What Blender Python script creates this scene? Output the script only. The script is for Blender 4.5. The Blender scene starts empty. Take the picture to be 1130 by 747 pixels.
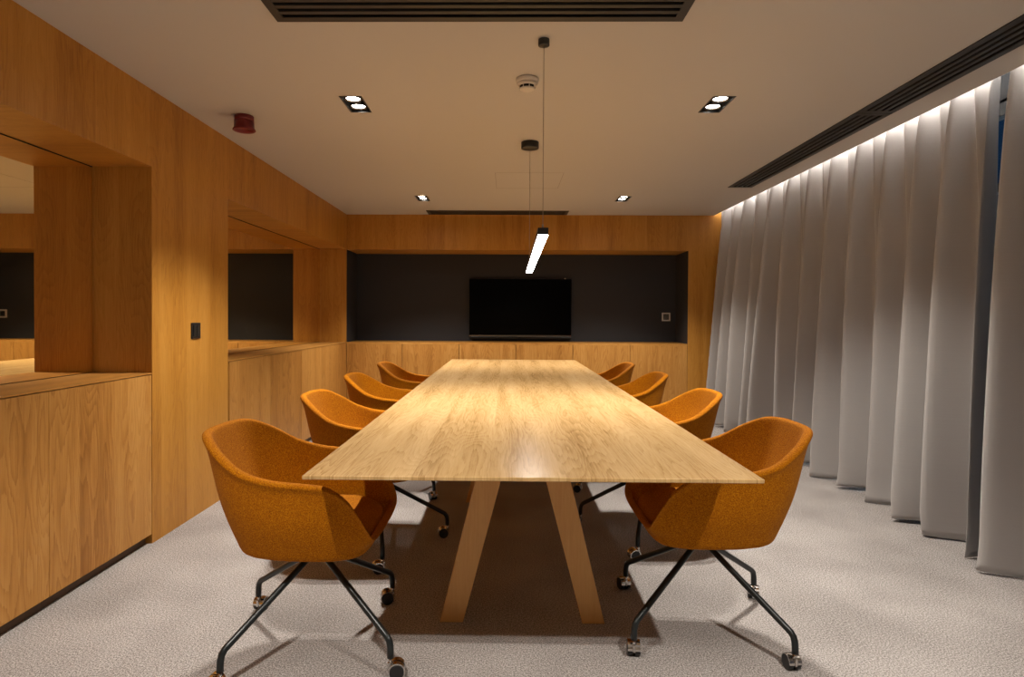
import bpy, bmesh, math, random
from mathutils import Vector, Matrix
random.seed(7)
PI = math.pi
C = bpy.context.scene.collection
scene = bpy.context.scene

# ------------------------------------------------------------------ node helpers
def new_mat(name):
    m = bpy.data.materials.new(name); m.use_nodes = True
    nt = m.node_tree; nt.nodes.clear()
    out = nt.nodes.new('ShaderNodeOutputMaterial')
    b = nt.nodes.new('ShaderNodeBsdfPrincipled')
    nt.links.new(b.outputs[0], out.inputs[0])
    return m, nt, b
class N:
    def __init__(s, nt): s.nt = nt
    def put(s, inp, v):
        if v is None: return
        if isinstance(v, bpy.types.NodeSocket): s.nt.links.new(v, inp)
        else: inp.default_value = v
    def math(s, op, a, b=None, c=None):
        n = s.nt.nodes.new('ShaderNodeMath'); n.operation = op
        s.put(n.inputs[0], a); s.put(n.inputs[1], b)
        if c is not None: s.put(n.inputs[2], c)
        return n.outputs[0]
    def coord(s):
        return s.nt.nodes.new('ShaderNodeTexCoord').outputs['Object']
    def sep(s, v):
        n = s.nt.nodes.new('ShaderNodeSeparateXYZ'); s.put(n.inputs[0], v); return n.outputs
    def comb(s, x, y, z):
        n = s.nt.nodes.new('ShaderNodeCombineXYZ'); s.put(n.inputs[0], x); s.put(n.inputs[1], y); s.put(n.inputs[2], z); return n.outputs[0]
    def noise(s, v, scale, detail=3, rough=.5, dist=0):
        n = s.nt.nodes.new('ShaderNodeTexNoise'); s.put(n.inputs['Vector'], v); s.put(n.inputs['Scale'], scale)
        s.put(n.inputs['Detail'], detail); s.put(n.inputs['Roughness'], rough); s.put(n.inputs['Distortion'], dist); return n.outputs[0]
    def white(s, v):
        n = s.nt.nodes.new('ShaderNodeTexWhiteNoise'); n.noise_dimensions = '1D'; s.put(n.inputs['W'], v); return n.outputs[0]
    def ramp(s, f, stops):
        n = s.nt.nodes.new('ShaderNodeValToRGB'); s.put(n.inputs[0], f); e = n.color_ramp.elements
        while len(e) < len(stops): e.new(.5)
        for q, (p, c) in zip(e, stops):
            q.position = p; q.color = (c[0], c[1], c[2], 1)
        return n.outputs[0]
    def mix(s, f, a, b, mode='MIX'):
        n = s.nt.nodes.new('ShaderNodeMix'); n.data_type = 'RGBA'; n.blend_type = mode
        s.put(n.inputs[0], f); s.put(n.inputs[6], a); s.put(n.inputs[7], b); return n.outputs[2]
    def bump(s, h, strength=.2, dist=.01):
        n = s.nt.nodes.new('ShaderNodeBump'); s.put(n.inputs['Height'], h); n.inputs['Strength'].default_value = strength
        n.inputs['Distance'].default_value = dist; return n.outputs[0]

def wood(name, dark, mid, light, grain='z', across='xy', plank=.24, rough=.45, seams=False, cath=.5, seed=0.0, offset=0.0, tone=.14):
    """oak veneer: fibres along `grain`, cathedral figure and plank-to-plank tone across it"""
    m, nt, b = new_mat(name); n = N(nt)
    x, y, z = n.sep(n.coord())
    ax = {'x': x, 'y': y, 'z': z}
    g = ax[grain]
    a = n.math('ADD', ax[across[0]], offset) if len(across) == 1 else n.math('ADD', n.math('ADD', ax[across[0]], ax[across[1]]), offset)
    idx = n.math('FLOOR', n.math('DIVIDE', a, plank))
    fr = n.math('FRACT', n.math('DIVIDE', a, plank))
    rnd = n.white(n.math('ADD', idx, seed + .37))
    rnd2 = n.white(n.math('ADD', idx, seed + 11.7))
    gs = n.math('ADD', g, n.math('MULTIPLY', rnd, 37.0))
    # cathedral figure: contour lines of a field stretched along the grain
    cx = n.math('MULTIPLY', n.math('SUBTRACT', fr, .5), plank)
    v1 = n.comb(n.math('MULTIPLY', a, 5.5), n.math('MULTIPLY', gs, .75), n.math('MULTIPLY', rnd2, 19.0))
    warp = n.noise(v1, 1.0, 2, .45)
    v2 = n.comb(n.math('MULTIPLY', a, 1.0), n.math('MULTIPLY', gs, .03), rnd)
    fib = n.noise(v2, 190.0, 3, .7)
    sn = n.math('FRACT', n.math('ADD', n.math('ADD', n.math('MULTIPLY', warp, 27.0), n.math('MULTIPLY', n.math('MULTIPLY', cx, cx), 11.0 / plank / plank)), n.math('MULTIPLY', fib, .7)))
    s = n.math('POWER', sn, 2.0)
    v3 = n.comb(n.math('MULTIPLY', a, 1.0), n.math('MULTIPLY', gs, .045), rnd)
    pore = n.noise(v3, 420.0, 2, .6)
    broad = n.noise(n.comb(n.math('MULTIPLY', a, 9.0), n.math('MULTIPLY', gs, .6), rnd2), 1.0, 3, .6)
    f = n.math('ADD', n.math('MULTIPLY', fib, .42), n.math('MULTIPLY', broad, .56))
    f = n.math('ADD', f, n.math('MULTIPLY', n.math('SUBTRACT', rnd, .5), tone))
    f = n.math('SUBTRACT', f, n.math('MULTIPLY', n.math('SUBTRACT', s, .33), .17 * cath))
    f = n.math('SUBTRACT', f, n.math('MULTIPLY', n.math('GREATER_THAN', pore, .6), .05))
    col = n.ramp(f, [(.26, dark), (.47, mid), (.70, light)])
    if seams:
        e = n.math('MINIMUM', fr, n.math('SUBTRACT', 1.0, fr))
        edge = n.math('LESS_THAN', e, .0012 / plank)
        col = n.mix(n.math('MULTIPLY', edge, .65), col, (dark[0] * .4, dark[1] * .4, dark[2] * .4, 1))
    nt.links.new(col, b.inputs['Base Color'])
    b.inputs['Roughness'].default_value = rough
    b.inputs['Specular IOR Level'].default_value = .35
    nt.links.new(n.bump(fib, .12, .002), b.inputs['Normal'])
    return m

def plain(name, col, rough=.5, metal=0.0, spec=.5, bump=None):
    m, nt, b = new_mat(name)
    b.inputs['Base Color'].default_value = (*col, 1)
    b.inputs['Roughness'].default_value = rough; b.inputs['Metallic'].default_value = metal
    b.inputs['Specular IOR Level'].default_value = spec
    n = N(nt)
    sc, st = bump if bump else (60.0, .02)
    h = n.noise(n.coord(), sc, 3)
    nt.links.new(n.bump(h, st, .002), b.inputs['Normal'])
    return m

def emis(name, col, strength):
    m = bpy.data.materials.new(name); m.use_nodes = True
    nt = m.node_tree; nt.nodes.clear()
    o = nt.nodes.new('ShaderNodeOutputMaterial'); e = nt.nodes.new('ShaderNodeEmission')
    e.inputs[0].default_value = (*col, 1); e.inputs[1].default_value = strength
    nt.links.new(e.outputs[0], o.inputs[0]); return m

WD, WM, WL = (.32, .124, .014), (.48, .215, .033), (.58, .285, .056)
CD, CM, CL = (.30, .118, .020), (.47, .214, .045), (.58, .300, .080)
TD, TM, TL = (.27, .145, .045), (.50, .315, .130), (.63, .425, .20)
M = {}
M['wood_wall'] = wood('oak_wall_veneer', WD, WM, WL, 'z', 'xy', .263, .42, offset=.17)
M['wood_soffit'] = wood('oak_soffit_veneer', WD, WM, WL, 'x', 'y', .3, .42)
M['wood_soffit_back'] = wood('oak_back_soffit_veneer', WD, WM, WL, 'x', 'y', .3, .42, seed=5)
M['wood_door'] = wood('oak_cabinet_veneer', CD, CM, CL, 'z', 'xy', .2432, .45, offset=-.04, seed=3, cath=.9)
M['wood_top_side'] = wood('oak_worktop_veneer', CD, CM, CL, 'y', 'x', .2, .38, seed=9)
M['wood_top_back'] = wood('oak_back_worktop_veneer', CD, CM, CL, 'x', 'y', .3, .38, seed=4)
M['wood_table'] = wood('oak_tabletop_veneer', TD, TM, TL, 'y', 'x', .232, .27, offset=.05, seed=2, cath=.62, tone=.04)
M['wood_leg'] = wood('oak_leg', (.42, .20, .055), (.58, .30, .09), (.66, .37, .125), 'z', 'x', .2, .42, cath=.2)

# carpet
m, nt, b = new_mat('grey_loop_carpet'); n = N(nt); co = n.coord()
c1 = n.noise(co, 165, 3, .8); c2 = n.noise(co, 300, 2, .8); c3 = n.noise(co, 2.2, 2)
f = n.math('ADD', n.math('ADD', n.math('MULTIPLY', c1, .6), n.math('MULTIPLY', c2, .4)), n.math('MULTIPLY', n.math('SUBTRACT', c3, .5), .10))
nt.links.new(n.ramp(f, [(.41, (.12, .107, .100)), (.5, (.315, .289, .277)), (.60, (.62, .58, .56))]), b.inputs['Base Color'])
b.inputs['Roughness'].default_value = .95; b.inputs['Specular IOR Level'].default_value = .1
nt.links.new(n.bump(f, .3, .003), b.inputs['Normal']); M['carpet'] = m

M['ceiling'] = plain('matt_ceiling_paint', (.53, .505, .48), .9, spec=.2)
M['plaster'] = plain('matt_wall_paint', (.42, .36, .30), .9, spec=.2)
M['alcove'] = plain('dark_slate_paint', (.036, .037, .043), .75, spec=.25)
M['recess'] = plain('white_recess_paint', (.75, .74, .72), .9)
M['black'] = plain('black_void', (.004, .004, .005), .8)
M['vent'] = plain('anthracite_grille_metal', (.035, .034, .033), .5, .2)
M['blackplastic'] = plain('black_plastic', (.012, .012, .013), .35)
M['canopy'] = plain('black_lacquer', (.012, .014, .015), .4)
M['legmetal'] = plain('charcoal_powder_coat', (.014, .017, .018), .32, .3)
M['chrome'] = plain('polished_chrome', (.62, .60, .58), .14, 1.0)
M['steel'] = plain('brushed_dark_steel', (.22, .21, .20), .25, .9)
M['wheel'] = plain('black_caster_rubber', (.008, .008, .009), .45)
M['screen'] = plain('switched_off_screen', (.0006, .0006, .0008), .2, spec=.06)
M['bezel'] = plain('black_bezel', (.004, .004, .005), .35)
M['whiteplastic'] = plain('white_plastic', (.62, .57, .52), .45)
M['greyplastic'] = plain('grey_plastic', (.62, .62, .62), .4)
M['darkgap'] = plain('shadow_gap_black', (.006, .004, .003), .8)
M['plinth'] = plain('dark_brown_plinth', (.10, .055, .025), .6)  # even dark brown, also on the cabinet bodies behind the door gaps
M['red'] = plain('maroon_plastic', (.16, .010, .014), .4)
M['wire'] = plain('steel_suspension_wire', (.30, .27, .24), .4, .3)
M['silver'] = plain('satin_aluminium', (.55, .55, .56), .35, .9)
M['frame'] = plain('dark_window_frame', (.02, .021, .024), .4)
M['lensA'] = emis('lamp_lens_glow', (1.0, .93, .82), 60)
M['led'] = emis('led_tape_glow', (1.0, .95, .89), 95)
M['diffuser'] = emis('pendant_diffuser_glow', (1.0, .97, .95), 42)

# mirror; the golden cast of its reflections is put into the colour
m, nt, b = new_mat('golden_cast_mirror')
b.inputs['Base Color'].default_value = (.96, .85, .60, 1); b.inputs['Metallic'].default_value = 1; b.inputs['Roughness'].default_value = .015
M['mirror'] = m
# window glass
m, nt, b = new_mat('window_glass')
b.inputs['Base Color'].default_value = (.9, .95, 1, 1); b.inputs['Roughness'].default_value = .02; b.inputs['Transmission Weight'].default_value = 1; b.inputs['IOR'].default_value = 1.1
M['glass'] = m
# curtain
m, nt, b = new_mat('taupe_curtain_cloth'); n = N(nt); co = n.coord()
x, y, z = n.sep(co)
w = n.noise(n.comb(y, n.math('MULTIPLY', z, .5), x), 600, 2)
w2 = n.noise(n.comb(n.math('MULTIPLY', y, .02), z, 0.0), 500, 2)
ff = n.math('ADD', n.math('MULTIPLY', w, .5), n.math('MULTIPLY', w2, .5))
nt.links.new(n.ramp(ff, [(.3, (.37, .350, .340)), (.7, (.405, .384, .373))]), b.inputs['Base Color'])
b.inputs['Roughness'].default_value = .8; b.inputs['Sheen Weight'].default_value = .25; b.inputs['Specular IOR Level'].default_value = .2
nt.links.new(n.bump(ff, .15, .001), b.inputs['Normal']); M['curtain'] = m
# chair fabric
def fabric(name, c0, c1, c2):
    m, nt, b = new_mat(name); n = N(nt); co = n.coord()
    a = n.noise(co, 300, 2, .7); v = nt.nodes.new('ShaderNodeTexVoronoi'); nt.links.new(co, v.inputs['Vector']); v.inputs['Scale'].default_value = 240
    f = n.math('ADD', n.math('MULTIPLY', a, .7), n.math('MULTIPLY', v.outputs['Distance'], .35))
    nt.links.new(n.ramp(f, [(.34, c0), (.52, c1), (.72, c2)]), b.inputs['Base Color'])
    b.inputs['Roughness'].default_value = .9; b.inputs['Specular IOR Level'].default_value = .12
    b.inputs['Sheen Weight'].default_value = .05
    b.inputs['Sheen Tint'].default_value = (1, .6, .2, 1)
    nt.links.new(n.bump(f, .55, .003), b.inputs['Normal']); return m
M['fabric'] = fabric('mustard_bouclé_wool', (.20, .053, .0005), (.355, .110, .001), (.50, .185, .003))
M['pale'] = plain('pale_render', (.55, .58, .6), .8)
M['asphalt'] = plain('night_ground', (.02, .025, .035), .9)

# ------------------------------------------------------------------ mesh helpers
def link(name, me, mats, parent=None, smooth=False):
    o = bpy.data.objects.new(name, me); C.objects.link(o)
    for q in (mats if isinstance(mats, (list, tuple)) else [mats]): me.materials.append(q)
    if smooth:
        for p in me.polygons: p.use_smooth = True
    if parent: o.parent = parent
    return o
def obj(name, bm, mats, parent=None, smooth=False, bevel=0, seg=2):
    bmesh.ops.recalc_face_normals(bm, faces=bm.faces)
    me = bpy.data.meshes.new(name); bm.to_mesh(me); bm.free()
    o = link(name, me, mats, parent, smooth)
    if bevel:
        md = o.modifiers.new('bevel', 'BEVEL'); md.width = bevel; md.segments = seg; md.limit_method = 'ANGLE'
        md.harden_normals = False
    return o
def box(bm, x0, x1, y0, y1, z0, z1, mi=0, mis=None):
    """mis: per-face material index dict keys -x +x -y +y -z +z"""
    v = [bm.verts.new((x, y, z)) for x in (x0, x1) for y in (y0, y1) for z in (z0, z1)]
    F = {'-x': (0, 1, 3, 2), '+x': (4, 6, 7, 5), '-y': (0, 4, 5, 1), '+y': (2, 3, 7, 6), '-z': (0, 2, 6, 4), '+z': (1, 5, 7, 3)}
    for k, q in F.items():
        f = bm.faces.new([v[i] for i in q]); f.material_index = (mis or {}).get(k, mi)
def cyl(bm, c, r, h, seg=32, r2=None, axis='z', mi=0, cap=True):
    """cylinder from c along +axis by h"""
    r2 = r if r2 is None else r2
    A = []
    for (rr, t) in ((r, 0), (r2, h)):
        ring = []
        for i in range(seg):
            a = 2 * PI * i / seg; p, q = rr * math.cos(a), rr * math.sin(a)
            d = {'z': (p, q, t), 'x': (t, p, q), 'y': (p, t, q)}[axis]
            ring.append(bm.verts.new((c[0] + d[0], c[1] + d[1], c[2] + d[2])))
        A.append(ring)
    for i in range(seg):
        f = bm.faces.new((A[0][i], A[0][(i + 1) % seg], A[1][(i + 1) % seg], A[1][i])); f.material_index = mi; f.smooth = True
    if cap:
        for ring in A: bm.faces.new(ring).material_index = mi
def lathe(bm, c, prof, seg=40, mi=0):
    R = []
    for r, z in prof:
        if r < 1e-6: R.append([bm.verts.new((c[0], c[1], c[2] + z))])
        else: R.append([bm.verts.new((c[0] + r * math.cos(2 * PI * i / seg), c[1] + r * math.sin(2 * PI * i / seg), c[2] + z)) for i in range(seg)])
    for a, b_ in zip(R, R[1:]):
        for i in range(seg):
            j = (i + 1) % seg
            if len(a) == 1 and len(b_) == 1: continue
            if len(a) == 1: f = bm.faces.new((a[0], b_[i], b_[j]))
            elif len(b_) == 1: f = bm.faces.new((a[i], a[j], b_[0]))
            else: f = bm.faces.new((a[i], a[j], b_[j], b_[i]))
            f.material_index = mi; f.smooth = True
def tube(bm, pts, r, seg=14, mi=0, radii=None):
    pts = [Vector(p) for p in pts]; rings = []
    prev = None
    for i, p in enumerate(pts):
        t = (pts[min(i + 1, len(pts) - 1)] - pts[max(i - 1, 0)]).normalized()
        if prev is None:
            ref = Vector((0, 1, 0)) if abs(t.y) < .9 else Vector((1, 0, 0)); nrm = t.cross(ref).normalized()
        else: nrm = (prev - t * prev.dot(t)).normalized()
        prev = nrm; bn = t.cross(nrm)
        rr = radii[i] if radii else r
        rings.append([bm.verts.new(p + (nrm * math.cos(2 * PI * k / seg) + bn * math.sin(2 * PI * k / seg)) * rr) for k in range(seg)])
    for a, b_ in zip(rings, rings[1:]):
        for k in range(seg):
            f = bm.faces.new((a[k], a[(k + 1) % seg], b_[(k + 1) % seg], b_[k])); f.smooth = True; f.material_index = mi
    bm.faces.new(rings[0]).material_index = mi; bm.faces.new(rings[-1]).material_index = mi
def prism(bm, poly, y0, y1, mi=0):
    a = [bm.verts.new((x, y0, z)) for x, z in poly]; b_ = [bm.verts.new((x, y1, z)) for x, z in poly]
    k = len(poly)
    bm.faces.new(a).material_index = mi; bm.faces.new(b_[::-1]).material_index = mi
    for i in range(k): bm.faces.new((a[i], b_[i], b_[(i + 1) % k], a[(i + 1) % k])).material_index = mi
def tag(o, label, cat, group=None):
    o['label'] = label; o['category'] = cat
    if group: o['group'] = group
    return o
def thing(name, label, cat, loc=(0, 0, 0), rz=0, group=None):
    o = bpy.data.objects.new(name, None); C.objects.link(o); o.location = loc; o.rotation_euler = (0, 0, rz); o.empty_display_size = .1
    return tag(o, label, cat, group)
def struct(name, bm, mats, smooth=False):
    o = obj(name, bm, mats, None, smooth); o['kind'] = 'structure'; return o

# ------------------------------------------------------------------ room dimensions
XL, XM, XR, XW = -1.884, -2.200, 2.418, 2.80     # left wall face, mirror, ceiling edge, window plane
H, D, D2 = 2.413, 7.136, 7.64
P1, P2 = 3.205, 4.087                            # oak pillar
ZH, ZC, ZB = 2.006, .9116, 2.001
XN = 2.121                                       # right edge of the alcove
YB = -2.6                                        # wall behind the camera
HR = 2.60                                        # curtain recess height

bm = bmesh.new(); box(bm, -2.4, XW + .1, YB - .1, D2 + .1, -.08, 0)
struct('floor', bm, M['carpet'])

# ceiling with openings
holes = [(-.932, .700, 2.18, 2.461), (-.912, .697, 6.845, 7.10), (2.013, 2.228, 3.56, 5.585), (2.013, 2.228, 1.50, 3.553)]
DLX = [(-.9165, -.7937), (1.107, 1.2302)]
DLY = [-2.1, .60, 3.30, 6.02]  # first row is unseen, added behind the viewer as fill light
DL = [(x0, x1, y, y + .26) for y in DLY for (x0, x1) in DLX]
ins = .012
allh = [(a + ins, b_ - ins, c + ins, d - ins) for a, b_, c, d in holes] + [(a + .003, b_ - .003, c + .003, d - .003) for a, b_, c, d in DL]
xs = sorted({-2.4, XR} | {v for h_ in allh for v in h_[:2]}); ys = sorted({YB - .1, D2 + .1} | {v for h_ in allh for v in h_[2:]})
bm = bmesh.new(); V = {}
def gv(x, y):
    if (x, y) not in V: V[(x, y)] = bm.verts.new((x, y, H))
    return V[(x, y)]
for i in range(len(xs) - 1):
    for j in range(len(ys) - 1):
        mx, my = (xs[i] + xs[i + 1]) / 2, (ys[j] + ys[j + 1]) / 2
        if any(a < mx < b_ and c < my < d for a, b_, c, d in allh): continue
        bm.faces.new((gv(xs[i], ys[j]), gv(xs[i], ys[j + 1]), gv(xs[i + 1], ys[j + 1]), gv(xs[i + 1], ys[j])))
me = bpy.data.meshes.new('ceiling'); bm.to_mesh(me); bm.free()
o = link('ceiling', me, M['ceiling']); o['kind'] = 'structure'
md = o.modifiers.new('thickness', 'SOLIDIFY'); md.thickness = .02; md.offset = -1 if me.polygons[0].normal.z < 0 else 1
# slab above everything
bm = bmesh.new(); box(bm, -2.4, XW + .1, YB - .1, D2 + .1, HR + .12, HR + .2)
struct('ceiling_slab', bm, M['recess'])
# curtain recess: upstand, top and outer lining
bm = bmesh.new()
box(bm, XR - .02, XR, YB, D, H + .02, HR); box(bm, XR - .02, XW + .1, YB, D, HR, HR + .02)
struct('trim_1', bm, M['recess'])

# left wall: pillar, headers, soffits, wall behind mirrors
bm = bmesh.new()
box(bm, XM - .02, XL, P1, P2, 0, H)                                     # pillar
sm = {'-z': 1}
box(bm, XM - .02, XL, YB, P1, ZH, H, mis=sm); box(bm, XM - .02, XL, P2, D, ZH, H, mis=sm)
box(bm, -2.4, XM - .02, YB, D2, 0, H, 2)
struct('wall_left', bm, [M['wood_wall'], M['wood_soffit'], M['plaster']])
# back wall with the dark alcove
bm = bmesh.new()
box(bm, XM - .02, XN, D, D2, ZB, H, mis={'-z': 1})                      # header
box(bm, XN, XW, D, D2, 0, HR, mis={'-x': 2})                            # right post
box(bm, XM - .02, XL, D, D2, ZC + .0, ZB, mis={'+x': 2})                # left cheek (its face is the reveal)
box(bm, XM - .02, XL - .02, D, D2, 0, ZC)
box(bm, XM - .02, XW, D2, D2 + .1, 0, HR, 2)
struct('wall_back', bm, [M['wood_wall'], M['wood_soffit_back'], M['alcove']])
# wall behind the camera
bm = bmesh.new(); box(bm, -2.4, XW + .1, YB - .1, YB, 0, HR)
struct('wall_near', bm, M['plaster'])
# window wall on the right: sill band, lintel, frames and panes
bm = bmesh.new(); box(bm, XW, XW + .1, YB, D2, 2.46, HR + .1); box(bm, XW, XW + .1, YB, D2, 0, .08)
struct('wall_right', bm, M['frame'])
nwin = 0
y = YB
while y < D - .01:
    y1 = min(y + 1.63, D + .02); nwin += 1
    root = bpy.data.objects.new('window_%d' % nwin, None); C.objects.link(root); root['kind'] = 'structure'; root.location = (XW + .05, y, .08)
    bm = bmesh.new(); w_ = y1 - y
    box(bm, -.035, .035, 0, .05, 0, 2.38); box(bm, -.035, .035, w_ - .05, w_, 0, 2.38)
    box(bm, -.035, .035, .05, w_ - .05, 0, .05); box(bm, -.035, .035, .05, w_ - .05, 2.30, 2.38); box(bm, -.035, .035, .05, w_ - .05, 1.87, 1.92)
    obj('window_frame', bm, M['frame'], root)
    bm = bmesh.new(); box(bm, -.006, .006, .05, w_ - .05, .05, 1.87); obj('window_pane', bm, M['glass'], root)
    bm = bmesh.new(); box(bm, -.006, .006, .05, w_ - .05, 1.92, 2.30); obj('window_pane', bm, M['glass'], root)
    y = y1

# outside: low rendered garden wall in the dusk
bm = bmesh.new(); box(bm, 4.2, 4.4, 1.0, 12.0, -.1, 1.66); box(bm, 4.15, 4.45, .95, 12.05, 1.66, 1.72)
tag(obj('garden_wall', bm, M['pale']), 'pale rendered outdoor wall glimpsed through the gap between the curtains', 'wall')
bm = bmesh.new(); box(bm, 2.95, 14, -6, 16, -.15, -.1)
o = struct('ground_outside', bm, M['asphalt'])

# ------------------------------------------------------------------ mirrors
for (y0, y1, lab) in ((YB + .05, P1 - .004, 'large mirror in the near wall recess, in front of the oak pillar'),
                      (P2 + .004, D - .004, 'large mirror in the far wall recess, between oak pillar and back wall')):
    t = thing('mirror', lab, 'mirror', (XM, (y0 + y1) / 2, ZC))
    hw = (y1 - y0) / 2
    bm = bmesh.new(); box(bm, -.004, .0, -hw, hw, .003, ZH - ZC - .006); obj('mirror_glass', bm, M['mirror'], t)
    bm = bmesh.new(); box(bm, -.018, -.005, -hw, hw, .001, ZH - ZC - .002)
    box(bm, -.006, .003, -hw, hw, ZH - ZC - .005, ZH - ZC - .001)
    obj('mirror_backing', bm, M['darkgap'], t)

# ------------------------------------------------------------------ cabinets
def cabinet_side(y0, y1, label, group):
    t = thing('cabinet', label, 'cabinet', (XL - .16, (y0 + y1) / 2, 0), 0, group)
    hw = (y1 - y0) / 2; yc = (y0 + y1) / 2
    cx = XL - .16
    def B(*a): 
        bm = bmesh.new(); box(bm, *a); return bm
    # geometry in world metres so the veneer runs on from door to door; parented with inverse
    g = .0011
    for nm, a, mt in (('body', (XM + .01, XL - .02, y0 + .0005, y1 - .0005, .052, ZC - .008), M['plinth']),
                      ('plinth', (XM + .01, XL - .034, y0 + .0005, y1 - .0005, 0, .052), M['plinth']),
                      ('door', (XL - .0195, XL, y0 + g, y1 - g, .052, ZC - .0105), M['wood_door'])):
        o = obj(nm, B(*a), mt, t); o.matrix_parent_inverse = Matrix.Translation(t.location).inverted()
    return t
yy = P1
pos = ['against the near side of the oak pillar', 'second one toward the viewer from the pillar', 'third one toward the viewer from the pillar', 'fourth one toward the viewer from the pillar', 'fifth one toward the viewer from the pillar']
for k in range(5):
    cabinet_side(yy - .7295, yy - (.004 if k == 0 else 0), 'oak cabinet under the near mirror, ' + pos[k], 'oak cabinets under the near mirror'); yy -= .7295
NY0 = yy
yy = P2; e = [P2 + .024, 4.839, 5.568, 6.297, D]
pos = ['just beyond the oak pillar', 'second beyond the oak pillar', 'third beyond the oak pillar', 'last one, in the back left corner']
for k in range(4):
    cabinet_side(e[k], e[k + 1] - (.002 if k < 3 else .004), 'oak cabinet under the far mirror, ' + pos[k], 'oak cabinets under the far mirror')
bx = [XL + .001, -1.225, -.556, .113, .782, 1.452, XN]
posb = ['leftmost, in the corner by the side cabinets', 'second from the left corner', 'third from the left, left half below the television', 'fourth from the left, right half below the television', 'fifth from the left, right of the television', 'rightmost, beside the oak post near the curtain']
for k in range(6):
    t = thing('cabinet', 'oak cabinet under the dark alcove, ' + posb[k], 'cabinet', ((bx[k] + bx[k + 1]) / 2, D + .25, 0), 0, 'oak cabinets under the dark alcove')
    for nm, a, mt in (('body', (bx[k] + .0005, bx[k + 1] - .0005, D + .02, D2 - .01, .052, ZC - .016), M['plinth']),
                      ('plinth', (bx[k] + .0005, bx[k + 1] - .0005, D + .034, D2 - .01, 0, .052), M['plinth']),
                      ('door', (bx[k] + .0028, bx[k + 1] - .0028, D, D + .0195, .052, ZC - .022), M['wood_door'])):
        bm = bmesh.new(); box(bm, *a); o = obj(nm, bm, mt, t); o.matrix_parent_inverse = Matrix.Translation(t.location).inverted()
# worktops
bm = bmesh.new(); box(bm, XM + .001, XL + .001, NY0, P1 - .003, ZC - .006, ZC, mi=0)
tag(obj('worktop', bm, M['wood_top_side']), 'thin oak worktop on the near side cabinets, in front of the oak pillar', 'worktop')
bm = bmesh.new(); box(bm, XM + .001, XL + .001, P2 + .003, D - .002, ZC - .006, ZC)
tag(obj('worktop', bm, M['wood_top_side']), 'thin oak worktop on the far side cabinets, below the far mirror', 'worktop')
bm = bmesh.new(); box(bm, XL + .003, XN - .002, D, D2 - .002, ZC - .0215, ZC)
tag(obj('worktop', bm, M['wood_top_back']), 'oak worktop running along the bottom of the dark alcove', 'worktop')

# ------------------------------------------------------------------ television, wall plates
t = thing('television', 'large black switched-off flat television on the dark alcove wall', 'television', (.173, D2, 1.335))
w2, h2 = .643, .362
bm = bmesh.new(); box(bm, -w2, w2, -.052, -.020, -h2, h2); obj('casing', bm, M['bezel'], t, bevel=.004)
bm = bmesh.new(); box(bm, -w2 + .008, w2 - .008, -.0535, -.0515, -h2 + .02, h2 - .008); obj('screen', bm, M['screen'], t)
bm = bmesh.new(); box(bm, -w2 + .01, w2 - .01, -.057, -.052, -h2 + .004, -h2 + .012); obj('lower_trim', bm, M['steel'], t)
bm = bmesh.new(); box(bm, -w2 + .03, w2 - .012, -.075, -.03, -h2 - .026, -h2 - .002); obj('speaker_bar', bm, M['bezel'], t, bevel=.003)
bm = bmesh.new(); box(bm, -.2, .2, -.021, -.001, -.18, .18); obj('wall_bracket', bm, M['bezel'], t)
bm = bmesh.new(); box(bm, .548, .562, -.056, -.048, h2 - .003, h2 + .006); obj('bright_spot', bm, M['whiteplastic'], t)  # small white block marking a bright spot on the casing's top edge

t = thing('wall_socket', 'small square grey wall plate on the dark alcove wall, right of the television', 'wall socket', (1.998, D2, 1.228))
bm = bmesh.new()
for a in ((-.052, .052, .036, .052), (-.052, .052, -.052, -.036), (-.052, -.036, -.036, .036), (.036, .052, -.036, .036)):
    box(bm, a[0], a[1], -.012, -.0005, a[2], a[3])
obj('plate_frame', bm, M['greyplastic'], t)
bm = bmesh.new(); box(bm, -.0355, .0355, -.008, -.0005, -.0355, .0355); obj('insert', bm, M['vent'], t)
bm = bmesh.new(); box(bm, -.026, .026, -.010, -.008, -.026, .026); obj('socket_face', bm, M['steel'], t, bevel=.002)

t = thing('light_switch', 'small black double switch plate on the oak pillar', 'light switch', (XL, 3.652, 1.126), PI / 2)
bm = bmesh.new(); box(bm, -.052, .052, -.009, -.0005, -.048, .048); obj('plate', bm, M['blackplastic'], t, bevel=.003)
for s in (-1, 1):
    bm = bmesh.new(); box(bm, s * .021 - .018, s * .021 + .018, -.014, -.009, -.034, .034); obj('rocker', bm, M['canopy'], t, bevel=.002)

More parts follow.
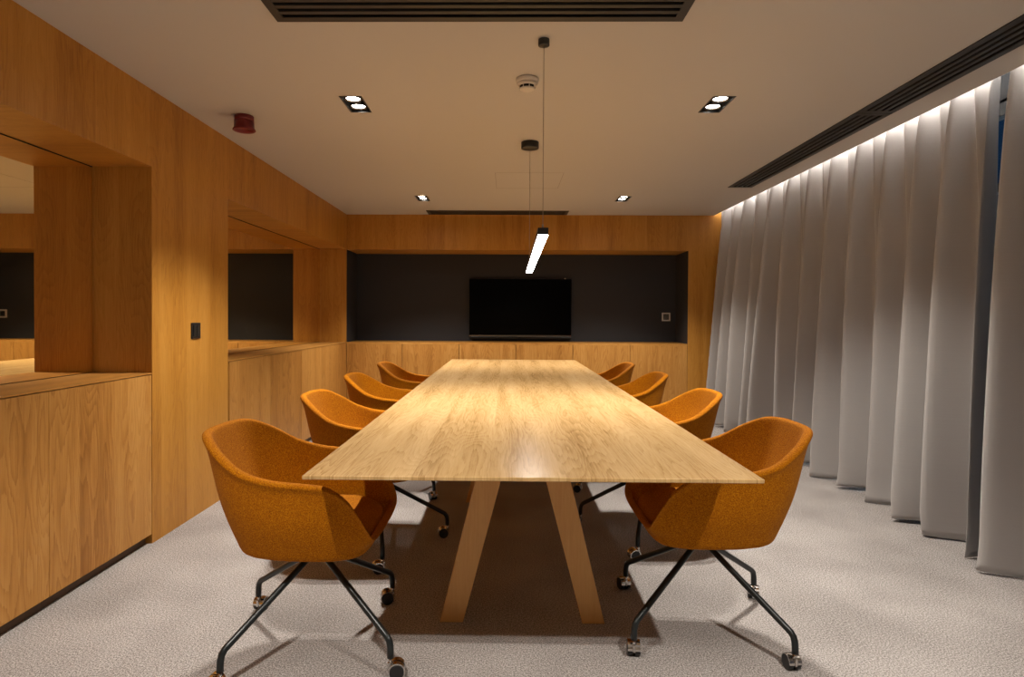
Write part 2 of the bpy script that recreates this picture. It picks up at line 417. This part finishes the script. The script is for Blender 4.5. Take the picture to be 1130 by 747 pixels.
# ------------------------------------------------------------------ ceiling grilles
def grille(x0, x1, y0, y1, label, along, nsl):
    cx, cy = (x0 + x1) / 2, (y0 + y1) / 2
    t = thing('ceiling_vent', label, 'ceiling vent', (cx, cy, H), 0, 'black linear ceiling vents')
    hx, hy = (x1 - x0) / 2, (y1 - y0) / 2; fr = .036
    bm = bmesh.new(); z0, z1 = -.006, -.0005
    box(bm, -hx, hx, -hy, -hy + fr, z0, z1); box(bm, -hx, hx, hy - fr, hy, z0, z1)
    box(bm, -hx, -hx + fr, -hy + fr, hy - fr, z0, z1); box(bm, hx - fr, hx, -hy + fr, hy - fr, z0, z1)
    obj('frame', bm, M['vent'], t)
    bm = bmesh.new(); k = ins + .002
    for a in ((-hx + k, -hx + k + .004, -hy + k, hy - k, 0, .11), (hx - k - .004, hx - k, -hy + k, hy - k, 0, .11), (-hx + k, hx - k, -hy + k, -hy + k + .004, 0, .11),
              (-hx + k, hx - k, hy - k - .004, hy - k, 0, .11), (-hx + k, hx - k, -hy + k, hy - k, .11, .115)): box(bm, *a)
    obj('duct_box', bm, M['black'], t)
    if along == 'x': a0, a1, L = -hy + fr, hy - fr, hx - fr
    else: a0, a1, L = -hx + fr, hx - fr, hy - fr
    p = (a1 - a0) / (nsl + .5)
    for i in range(nsl):
        c = a0 + p * (i + .75); bm = bmesh.new(); sw = p * .26
        if along == 'x': box(bm, -L, L, c - sw, c + sw, -.005, .003)
        else: box(bm, c - sw, c + sw, -L, L, -.005, .003)
        obj('slat', bm, M['vent'], t)
grille(*holes[0], 'wide black slatted vent in the ceiling nearest the viewer, at the top edge', 'x', 4)
grille(*holes[1], 'wide black slatted vent in the ceiling close to the back wall', 'x', 4)
grille(*holes[2], 'long black slatted vent beside the curtain, the farther of the two end to end', 'y', 3)
grille(*holes[3], 'long black slatted vent beside the curtain, the nearer of the two end to end', 'y', 3)

# access panel (hairline joint only)
bm = bmesh.new(); x0, x1, y0, y1 = -.10, .47, 5.05, 5.66; w = .003
for a in ((x0, x1, y0, y0 + w), (x0, x1, y1 - w, y1), (x0, x0 + w, y0, y1), (x1 - w, x1, y0, y1)): box(bm, *a, H - .0008, H + .001)
o = struct('trim_2', bm, plain('hairline_joint', (.28, .25, .23), .9))

# ------------------------------------------------------------------ downlights
def spot(parent, loc, power, size, blend=.7, rad=.02, col=(1, .93, .83)):
    l = bpy.data.lights.new('spot_beam', 'SPOT'); l.energy = power; l.spot_size = math.radians(size); l.spot_blend = blend
    l.shadow_soft_size = rad; l.color = col
    o = bpy.data.objects.new('spot_beam', l); C.objects.link(o); o.location = loc; o.parent = parent; return o
SPOTK = 1.0
lab = {(2, 0): 'twin-lamp square recessed downlight, near left one above the first chairs', (2, 1): 'twin-lamp square recessed downlight, near right one above the first chairs',
       (3, 0): 'small twin-lamp recessed downlight on the left near the back wall', (3, 1): 'small twin-lamp recessed downlight on the right near the back wall',
       (1, 0): 'twin-lamp recessed downlight above the viewer on the left', (1, 1): 'twin-lamp recessed downlight above the viewer on the right',
       (0, 0): 'added twin-lamp fill downlight, unseen behind the viewer on the left', (0, 1): 'added twin-lamp fill downlight, unseen behind the viewer on the right'}
for iy, y in enumerate(DLY):
    for ix, (x0, x1) in enumerate(DLX):
        t = thing('downlight', lab[(iy, ix)], 'downlight', ((x0 + x1) / 2, y + .13, H), 0, 'twin-lamp recessed ceiling downlights')
        hx, hy = (x1 - x0) / 2, .13
        bm = bmesh.new(); fr = .007
        box(bm, -hx, hx, -hy, -hy + fr, -.003, .0); box(bm, -hx, hx, hy - fr, hy, -.003, .0)
        box(bm, -hx, -hx + fr, -hy + fr, hy - fr, -.003, .0); box(bm, hx - fr, hx, -hy + fr, hy - fr, -.003, .0)
        obj('trim_frame', bm, M['blackplastic'], t)
        bm = bmesh.new(); k = .0045
        for a in ((-hx + k, -hx + k + .003, -hy + k, hy - k, .001, .07), (hx - k - .003, hx - k, -hy + k, hy - k, .001, .07), (-hx + k, hx - k, -hy + k, -hy + k + .003, .001, .07),
                  (-hx + k, hx - k, hy - k - .003, hy - k, .001, .07), (-hx + k, hx - k, -hy + k, hy - k, .07, .073)): box(bm, *a)
        obj('housing', bm, M['vent'], t)
        for s in (-1, 1):
            bm = bmesh.new()
            lathe(bm, (0, s * .061, 0), [(.0365, .020), (.041, .006), (.045, .004), (.047, .006), (.047, .056), (.0365, .056)], 36)
            g = obj('gimbal_lamp', bm, M['steel'], t)
            bm = bmesh.new(); cyl(bm, (0, s * .061, .012), .036, .004, 28); obj('lens', bm, M['lensA'], g)
            kk_ = .3 if iy == 0 else 1.0
            spot(t, (0, s * .061, -.012), 94 * SPOTK * kk_, 108, .65, .022)
            spot(t, (0, s * .061, -.012), 60 * SPOTK * kk_, 70, 1.0, .022)

# ------------------------------------------------------------------ detector, sounder
t = thing('smoke_detector', 'white round smoke detector on the ceiling beside the pendant wire', 'smoke detector', (.098, 3.06, H))
bm = bmesh.new(); lathe(bm, (0, 0, 0), [(0, -.0005), (.054, -.0005), (.056, -.006), (.055, -.018), (.050, -.024), (.0, -.024)]); obj('base', bm, M['whiteplastic'], t)
bm = bmesh.new(); lathe(bm, (0, 0, 0), [(0, -.024), (.050, -.0245), (.0515, -.030), (.047, -.037), (.041, -.0385), (.038, -.0385)], 48)
lathe(bm, (0, 0, 0), [(.038, -.050), (.040, -.0505), (.034, -.057), (.020, -.062), (.0, -.063)], 48)
for i in range(8):
    a = 2 * PI * (i + .3) / 8; tube(bm, [(.0405 * math.cos(a), .0405 * math.sin(a), -.037), (.0385 * math.cos(a), .0385 * math.sin(a), -.052)], .0022, 6)
obj('cover', bm, M['whiteplastic'], t)
bm = bmesh.new(); cyl(bm, (0, 0, -.052), .036, .015, 36); obj('sensor_chamber', bm, M['black'], t)

t = thing('ceiling_alarm', 'maroon round alarm sounder on the ceiling near the oak wall', 'alarm', (-1.575, 3.63, H))
bm = bmesh.new(); lathe(bm, (0, 0, 0), [(0, .0), (.052, .0), (.055, -.004), (.055, -.030), (.051, -.031), (0, -.031)]); obj('base', bm, M['red'], t)
bm = bmesh.new(); lathe(bm, (0, 0, 0), [(0, -.031), (.053, -.031), (.056, -.034), (.0575, -.072), (.064, -.080), (.066, -.086), (.062, -.089), (.050, -.080), (.040, -.074), (0, -.072)]); obj('horn', bm, M['red'], t)

# ------------------------------------------------------------------ pendant lamp
t = thing('pendant_lamp', 'slim black linear pendant lamp with glowing underside hung over the table', 'pendant lamp', (.155, 3.40, H))
Y0, Y1 = 2.60 - 3.40, 4.20 - 3.40; zb0, zb1 = 1.571 - H, 1.5275 - H; hh = .030; hw = .0225
bm = bmesh.new()
v = []
for (yy_, zb) in ((Y0, zb0), (Y1, zb1)):
    v.append([bm.verts.new((sx * hw, yy_, zb + dz)) for sx, dz in ((-1, 0), (1, 0), (1, hh), (-1, hh))])
for i in range(4): bm.faces.new((v[0][i], v[0][(i + 1) % 4], v[1][(i + 1) % 4], v[1][i]))
bm.faces.new(v[0]); bm.faces.new(v[1][::-1])
bar = obj('bar_housing', bm, M['canopy'], t)
bm = bmesh.new()
v = []
for (yy_, zb) in ((Y0 + .004, zb0), (Y1 - .004, zb1)):
    v.append([bm.verts.new((sx * (hw - .0015), yy_, zb + dz)) for sx, dz in ((-1, -.0025), (1, -.0025), (1, -.0003), (-1, -.0003))])
for i in range(4): bm.faces.new((v[0][i], v[0][(i + 1) % 4], v[1][(i + 1) % 4], v[1][i]))
bm.faces.new(v[0]); bm.faces.new(v[1][::-1])
obj('diffuser', bm, M['diffuser'], t)
bm = bmesh.new(); lathe(bm, (0, 2.63 - 3.40, 0), [(0, -.0005), (.024, -.0005), (.0245, -.002), (.0245, -.026), (.023, -.028), (0, -.028)]); obj('ceiling_mount', bm, M['canopy'], t)
bm = bmesh.new(); lathe(bm, (0, 4.17 - 3.40, 0), [(0, -.0005), (.059, -.0005), (.060, -.002), (.060, -.042), (.058, -.044), (0, -.044)]); obj('ceiling_canopy', bm, M['canopy'], t)
def zl(y_): return zb0 + hh + (zb1 - zb0) * (y_ - Y0) / (Y1 - Y0)
for y_, zt in ((2.63 - 3.4, -.028), (4.17 - 3.4, -.044)):
    bm = bmesh.new(); tube(bm, [(0, y_, zt), (0, y_, zl(y_))], .0014, 8); tube(bm, [(0, y_, zl(y_) + .02), (0, y_, zl(y_))], .004, 10); obj('suspension_wire', bm, M['wire'], t)

# ------------------------------------------------------------------ table
TX0, TX1, TY0, TY1, TZ = -.6114, .7706, 1.8096, 6.80, .74
t = thing('conference_table', 'long rectangular pale oak conference table with slanted plank legs', 'table', ((TX0 + TX1) / 2, (TY0 + TY1) / 2, 0))
inv = Matrix.Translation(t.location).inverted()
bm = bmesh.new(); r = .006
box(bm, TX0, TX1, TY0, TY1, TZ - .0125, TZ)
o = obj('tabletop', bm, M['wood_table'], t, bevel=.0025); o.matrix_parent_inverse = inv
bm = bmesh.new(); box(bm, TX0 + .25, TX1 - .25, TY0 + .35, TY1 - .35, TZ - .036, TZ - .013)
o = obj('under_frame', bm, M['wood_leg'], t); o.matrix_parent_inverse = inv
for fy in (2.405, 3.97, 6.10):
    for (xb0, xb1, xt0, xt1) in ((-.259, -.167, -.089, .013), (.309, .398, .118, .216)):
        bm = bmesh.new(); zt = TZ - .034
        kk = (zt) / .575
        # slope fitted on the visible face
        sl = (.1405 / .575) * (1 if xb0 < 0 else -1) * 1.0
        dxx = sl * zt
        prism(bm, [(xb0, 0), (xb1, 0), (xb1 + dxx + (.012 if xb0 < 0 else 0), zt), (xb0 + dxx - (.012 if xb0 > 0 else 0), zt)], fy, fy + .075)
        o = obj('leg', bm, M['wood_leg'], t, bevel=.003); o.matrix_parent_inverse = inv

# ------------------------------------------------------------------ chairs
def catmull(pts, per):
    out = []; n_ = len(pts)
    for i in range(n_ - 1):
        p0 = pts[max(i - 1, 0)]; p1 = pts[i]; p2 = pts[i + 1]; p3 = pts[min(i + 2, n_ - 1)]
        for k in range(per):
            s = k / per
            out.append(tuple(.5 * ((2 * b_) + (-a + c) * s + (2 * a - 5 * b_ + 4 * c - d) * s * s + (-a + 3 * b_ - 3 * c + d) * s ** 3) for a, b_, c, d in zip(p0, p1, p2, p3)))
    out.append(pts[-1]); return out
# stations from the middle of the back (-x) round one arm to the middle of the front (+x)
RIM = [(-.388, 0, .812), (-.380, .110, .811), (-.340, .196, .800), (-.265, .262, .755), (-.18, .292, .705), (-.075, .299, .677), (.03, .297, .667), (.115, .290, .655), (.18, .280, .615), (.222, .268, .555), (.246, .252, .505), (.258, .220, .468), (.262, .12, .456), (.263, 0, .455)]
BOT = [(-.262, 0), (-.257, .080), (-.236, .142), (-.188, .184), (-.12, .206), (-.06, .216), (.01, .220), (.075, .219), (.125, .214), (.165, .200), (.195, .182), (.215, .150), (.226, .085), (.228, 0)]
SEA = [(-.236, 0), (-.230, .078), (-.208, .138), (-.162, .178), (-.10, .200), (-.05, .211), (.01, .215), (.075, .214), (.125, .210), (.165, .200), (.193, .183), (.213, .145), (.226, .08), (.228, 0)]
def full(st, per):
    half = catmull(st, per)
    return half + [(p[0], -p[1]) + tuple(p[2:]) for p in half[-2:0:-1]]
PER = 4
rim = full(RIM, PER); bot = full(BOT, PER); sea = full(SEA, PER); NS = len(rim)
bm = bmesh.new(); rows = []
TH = .040
for i in range(NS):
    R = Vector(rim[i]); Bx, By = bot[i]; Sx, Sy = sea[i]
    inw = Vector((-R.x * .9 + .0, -R.y, 0)); inw.normalize()
    Bv = Vector((Bx, By, .412)); Hh = max(.02, R.z - .412)
    col = []
    for k_, zz in ((0.0, .368), (.45, .369), (.82, .371), (.96, .382)):
        if k_ > 0: col.append(Vector((Bx * k_, By * k_, zz)))
    col.append(Bv)
    out_ = -inw
    for s_, bul in ((.22, .010), (.45, .012), (.7, .002), (.9, -.006)):
        p = Bv.lerp(R, s_); p += out_ * bul * min(1, Hh / .2); col.append(p)
    col.append(R + Vector((0, 0, -.012)) if Hh > .1 else R + Vector((0, 0, -.008)))
    col.append(R + inw * (TH * .18) + Vector((0, 0, -.001)))
    col.append(R + inw * (TH * .55) + Vector((0, 0, .003)))
    col.append(R + inw * (TH * .92) + Vector((0, 0, -.004)))
    Ri = R + inw * TH + Vector((0, 0, -.016))
    col.append(Ri)
    Sv = Vector((Sx, Sy, .435)); 
    lo = min(Ri.z - .004, .480)
    Sv.z = lo - .02
    for s_ in (.3, .6, .85, 1.0):
        p = Ri.lerp(Sv, s_)
        b2 = math.sin(s_ * PI) * .012 * min(1, Hh / .2); p += out_ * b2
        col.append(p)
    col.append(Vector((Sx * .8, Sy * .8, lo - .03)))
    rows.append([bm.verts.new(p) for p in col])
K = len(rows[0])
for i in range(NS):
    j = (i + 1) % NS
    for k in range(K - 1): bm.faces.new((rows[i][k], rows[j][k], rows[j][k + 1], rows[i][k + 1]))
bm.faces.new([rows[i][0] for i in range(NS)]); bm.faces.new([rows[i][-1] for i in range(NS)])
def make_chair():
    t = thing('armchair', 'x', 'chair')
    global bm
    sh = obj('shell', bm, M['fabric'], t, smooth=True)
    md = sh.modifiers.new('sub', 'SUBSURF'); md.levels = 1; md.render_levels = 2
    # seat pad
    b2 = bmesh.new(); cols = []
    for i in range(NS):
        Sx, Sy = sea[i]; c = []
        for k_, zz in ((.90, .425), (.985, .440), (1.0, .456), (.985, .470), (.94, .480), (.8, .486), (.55, .484), (.25, .481)):
            c.append(b2.verts.new((Sx * k_ + (.004 if Sx > .15 else 0), Sy * k_, zz + .016 - .030 * max(0, Sx - .12) / .1 * (k_ if k_ > .5 else .3 * k_))))
        cols.append(c)
    for i in range(NS):
        j = (i + 1) % NS
        for k in range(7): b2.faces.new((cols[i][k], cols[j][k], cols[j][k + 1], cols[i][k + 1]))
    b2.faces.new([c[0] for c in cols]); b2.faces.new([c[-1] for c in cols])
    obj('seat_pad', b2, M['fabric'], t, smooth=True).modifiers.new('sub', 'SUBSURF').render_levels = 1
    b3 = bmesh.new(); lathe(b3, (0, 0, 0), [(0, .366), (.075, .366), (.075, .357), (.036, .350), (.032, .322), (.026, .312), (0, .311)], 28)
    obj('swivel_hub', b3, M['legmetal'], t)
    for q in range(4):
        b4 = bmesh.new()
        P = [(.012, 0, .345), (.10, 0, .2925), (.20, 0, .2325), (.32, 0, .161), (.350, 0, .143), (.368, 0, .132), (.378, 0, .120), (.3825, 0, .104), (.384, 0, .085), (.384, 0, .066)]
        tube(b4, P, .0115, 14)
        lg = obj('leg', b4, M['legmetal'], t, smooth=False); lg.rotation_euler = (0, 0, q * PI / 2)
        # caster: stem, hooded chrome housing, two wheels
        b5 = bmesh.new(); cyl(b5, (0, 0, .038), .0055, .030, 12); hood = []
        for wdt in (-1, 1):
            seg = 14; a = []; c_ = []
            for i in range(seg + 1):
                an = math.radians(-25 + 205 * i / seg); a.append((.021 + .0285 * math.cos(an), .0285 * math.sin(an) + .027))
                c_.append((.021 + .0245 * math.cos(an), .0245 * math.sin(an) + .027))
            y0_, y1_ = (.0035, .022) if wdt > 0 else (-.022, -.0035)
            va = [[b5.verts.new((px, yy__, pz)) for (px, pz) in L] for yy__ in (y0_, y1_) for L in (a, c_)]
            for i in range(seg):
                for A_, B_ in ((0, 2), (1, 3), (0, 1), (2, 3)):
                    b5.faces.new((va[A_][i], va[A_][i + 1], va[B_][i + 1], va[B_][i]))
            for i in (0, seg): b5.faces.new((va[0][i], va[1][i], va[3][i], va[2][i]))
        box(b5, -.010, .026, -.004, .004, .024, .050)
        hs = obj('caster_housing', b5, M['chrome'], lg); hs.location = (.384, 0, 0)
        sw = [0.7, 2.3, -1.2, 3.6][q]; hs.rotation_euler = (0, 0, sw)
        b6 = bmesh.new()
        for s in (-1, 1):
            y0_ = .005 if s > 0 else -.0225
            cyl(b6, (.021, y0_, .0245), .0242, .0175, 28, axis='y')
        wo = obj('caster_wheel', b6, M['wheel'], lg); wo.location = (.384, 0, 0); wo.rotation_euler = (0, 0, sw)
    return t
proto = make_chair()
def copy_tree(o, parent=None):
    c = o.copy(); C.objects.link(c)
    if parent: c.parent = parent
    for ch in list(o.children): copy_tree(ch, c)
    return c
chairs = [  # x, y, facing, leg rotation (world), side, swivels, label
    (-.70, 2.255, 0, 10, (195, 80, 170, 8), 'mustard upholstered armchair at the near left end of the table'),
    (-.69, 3.24, 0, 16, (190, 100, 165, 200), 'mustard armchair on the left side, second from the viewer'),
    (-.745, 4.28, 0, 45, (10, 80, 170, 120), 'mustard armchair on the left side, third from the viewer'),
    (-.745, 5.36, 0, 30, (15, 80, 170, 120), 'mustard armchair on the left side, farthest one by the back cabinets'),
    (.770, 2.40, 180, -8, (72, 105, 84, 96), 'mustard upholstered armchair at the near right end of the table'),
    (.800, 3.42, 180, -20, (20, -20, 160, 195), 'mustard armchair on the curtain side, second from the viewer'),
    (.795, 4.50, 180, 45, (20, 170, 160, 100), 'mustard armchair on the curtain side, third from the viewer'),
    (.755, 5.45, 180, 20, (15, 80, 170, 120), 'mustard armchair on the curtain side, farthest one by the back cabinets')]
roots = [proto] + [copy_tree(proto) for _ in chairs[1:]]
for i, (x, y, fa, lr, sw, lb) in enumerate(chairs):
    o = roots[i]
    o.location = (x, y, 0); o.rotation_euler = (0, 0, math.radians(fa)); o['label'] = lb; o['category'] = 'chair'; o['group'] = 'mustard armchairs on casters around the conference table'
    k = 0
    for ch in o.children:
        if ch.name.split('.')[0] == 'leg':
            ch.rotation_euler = (0, 0, math.radians(lr + 45 - fa + 90 * k) if lr in (10, -8) else math.radians(lr - fa + 90 * k))
            for g in ch.children: g.rotation_euler = (0, 0, math.radians(sw[k] - (lr + (45 if lr in (10, -8) else 0) + 90 * k)))
            k += 1

# ------------------------------------------------------------------ curtains
def pw(x, X, Y):
    if x <= X[0]: return Y[0] + (x - X[0]) * (Y[1] - Y[0]) / (X[1] - X[0])
    for i in range(len(X) - 1):
        if x <= X[i + 1]: return Y[i] + (Y[i + 1] - Y[i]) * (x - X[i]) / (X[i + 1] - X[i])
    return Y[-1] + (x - X[-1]) * (Y[-1] - Y[-2]) / (X[-1] - X[-2])
def smooth(a, b_, x):
    s = max(0, min(1, (x - a) / (b_ - a))); return s * s * (3 - 2 * s)
def wave(ph, sharp):
    u = ph - math.floor(ph)                 # crest at 0; warped so the far flank is steeper
    u = u + sharp * math.sin(2 * PI * u) / (2 * PI)
    c_ = .5 - .5 * math.cos(2 * PI * u)
    return (1 - c_) ** 1.25
def curtain(name, label, y0, y1, top, botc, amp_b, lead=None, ztop=2.52, off=0):
    rnd = random.Random(len(top)); k0 = len(top) - 1 - 2 * (len(botc) - 1)
    topm = [top[k0 + off + 2 * k] for k in range(len(botc))]
    ta = [rnd.uniform(.8, 1.1) for _ in range(60)]; ba = [rnd.uniform(.8, 1.15) for _ in range(60)]; bo = [rnd.uniform(-.02, .02) for _ in range(60)]
    NYv = int((y1 - y0) / .011); NZ = 64
    bm = bmesh.new(); grid = []
    for j in range(NZ + 1):
        z = .008 + (ztop - .008) * j / NZ; row = []
        zz = z / ztop
        for i in range(NYv + 1):
            y = y0 + (y1 - y0) * i / NYv
            bz = [b_ * (1 - zz) + t_ * zz for b_, t_ in zip(botc, topm)]
            pb = pw(y, bz, list(range(len(bz))))
            q = pw(max(0, pb), list(range(60)), ba); q2 = pw(max(0, 2 * pb), list(range(60)), ta)
            A = (amp_b + .03) * (1 - zz) ** .72 * q
            B = (.014 + .068 * zz) * q2
            base = 2.610 - .070 * zz
            wander = .018 * math.sin(pb * 1.9 + 3 * zz) * (1 - zz)
            x = base - A * wave(pb + .05 * math.sin(pb * 2.3 + 2.5 * zz) * (1 - zz), .22) - B * wave(2 * pb, .0) - wander
            yv = y + .02 * math.sin(pb * 4.1 + 1.3) * (1 - zz)
            if z < .16: x += .022 * (1 - z / .16) ** 1.5 * math.sin(pb * 5.0 + 2); yv += .02 * (1 - z / .16) ** 1.5 * math.sin(pb * 3.1)   # the hem kicks in and out
            if lead: yv, x = lead(yv, x, zz, y)
            zv = z + (.012 * math.sin(pb * 2.7) + .006) * (1 if j == 0 else 0)
            row.append(bm.verts.new((min(x, 2.66), yv, max(.004, zv))))
        grid.append(row)
    for j in range(NZ):
        for i in range(NYv): bm.faces.new((grid[j][i], grid[j][i + 1], grid[j + 1][i + 1], grid[j + 1][i]))
    me = bpy.data.meshes.new(name); bmesh.ops.recalc_face_normals(bm, faces=bm.faces); bm.to_mesh(me); bm.free()
    o = link(name, me, M['curtain'], None, True)
    md = o.modifiers.new('thick', 'SOLIDIFY'); md.thickness = .0025; md.offset = 0
    return tag(o, label, 'curtain')
topA = [3.09, 3.235, 3.383, 3.5, 3.657, 3.819, 3.979, 4.133, 4.277, 4.456, 4.625, 4.753, 4.96, 5.124, 5.299, 5.452, 5.632, 5.785, 5.946, 6.117, 6.252, 6.393, 6.566, 6.695, 6.857, 7.027]
botA = [3.40, 3.70, 4.05, 4.36, 4.72, 5.1, 5.46, 5.83, 6.15, 6.50, 6.82, 7.08]
def leadA(yv, x, zz, y):
    return yv, x
curtain('curtain', 'long taupe pleated curtain reaching from the back wall along the window', 3.125, 7.10, topA, botA, .235, leadA, off=-1)
topB = [.2 + .165 * i for i in range(18)] ; topB = [v_ + (2.98 - topB[-1]) for v_ in topB]
botB = [0.15, .58, .95, 1.36, 1.75, 2.16, 2.56, 2.97]
def leadB(yv, x, zz, y):
    # the leading edge hangs slanting toward the room
    return yv - .02 * (1 - zz), x
curtain('curtain', 'nearer taupe curtain at the right edge, its leading edge beside the dark gap', .1, 2.985, topB, botB, .26, leadB)

# curtain track and LED tape in the recess
bm = bmesh.new(); box(bm, 2.46, 2.54, .1, D - .01, HR - .035, HR - .001)
tag(obj('curtain_track', bm, M['whiteplastic']), 'white curtain track in the recess above both curtains', 'curtain track')
t = thing('cove_light', 'bright light strip hidden in the ceiling recess along the curtain top', 'light strip', (XR + .012, 3.6, 2.52))
bm = bmesh.new(); box(bm, -.0115, -.004, -3.5, D - 3.61, -.012, .012); obj('profile', bm, M['silver'], t)
bm = bmesh.new(); box(bm, -.0035, .0, -3.5, D - 3.61, -.008, .008); obj('light_tape', bm, M['led'], t)

# ------------------------------------------------------------------ world (blue dusk outside)
w = bpy.data.worlds.new('dusk'); scene.world = w; w.use_nodes = True; nt = w.node_tree; nt.nodes.clear()
o_ = nt.nodes.new('ShaderNodeOutputWorld'); bg = nt.nodes.new('ShaderNodeBackground'); nt.links.new(bg.outputs[0], o_.inputs[0])
bg.inputs[0].default_value = (.035, .13, .30, 1); bg.inputs[1].default_value = .12
# unseen outdoor point light on the garden wall
l = bpy.data.lights.new('outdoor_point_light', 'POINT'); l.energy = 60; l.color = (.75, .9, 1); l.shadow_soft_size = .1
lo = bpy.data.objects.new('outdoor_point_light', l); C.objects.link(lo); lo.location = (3.5, 5.2, .5)

# ------------------------------------------------------------------ camera
F, CX, CY, yaw, pit, rol = 670.4833, 549.9417, 357.6022, .0132, .0122, .0052
c, s = math.cos(yaw), math.sin(yaw)
right = Vector((c, s, 0)); fw = Vector((-s, c, 0)); up = Vector((0, 0, 1))
c, s = math.cos(pit), math.sin(pit); fw2 = fw * c - up * s; up2 = fw * s + up * c
c, s = math.cos(rol), math.sin(rol); R_ = right * c + up2 * s; U_ = right * -s + up2 * c
cam = bpy.data.cameras.new('camera'); co = bpy.data.objects.new('camera', cam); C.objects.link(co)
mw = Matrix.Identity(4)
for i in range(3):
    mw[i][0] = R_[i]; mw[i][1] = U_[i]; mw[i][2] = -fw2[i]
mw[0][3], mw[1][3], mw[2][3] = 0, 0, 1.22
co.matrix_world = mw
cam.sensor_width = 36; cam.lens = F / 1130 * 36; cam.shift_x = (565 - CX) / 1130; cam.shift_y = -(373.5 - CY) / 1130
cam.clip_start = .05
scene.camera = co
scene.view_settings.view_transform = 'Standard'; scene.view_settings.look = 'None'; scene.view_settings.gamma = 1
scene.view_settings.use_curve_mapping = False
scene.view_settings.exposure = 0.0
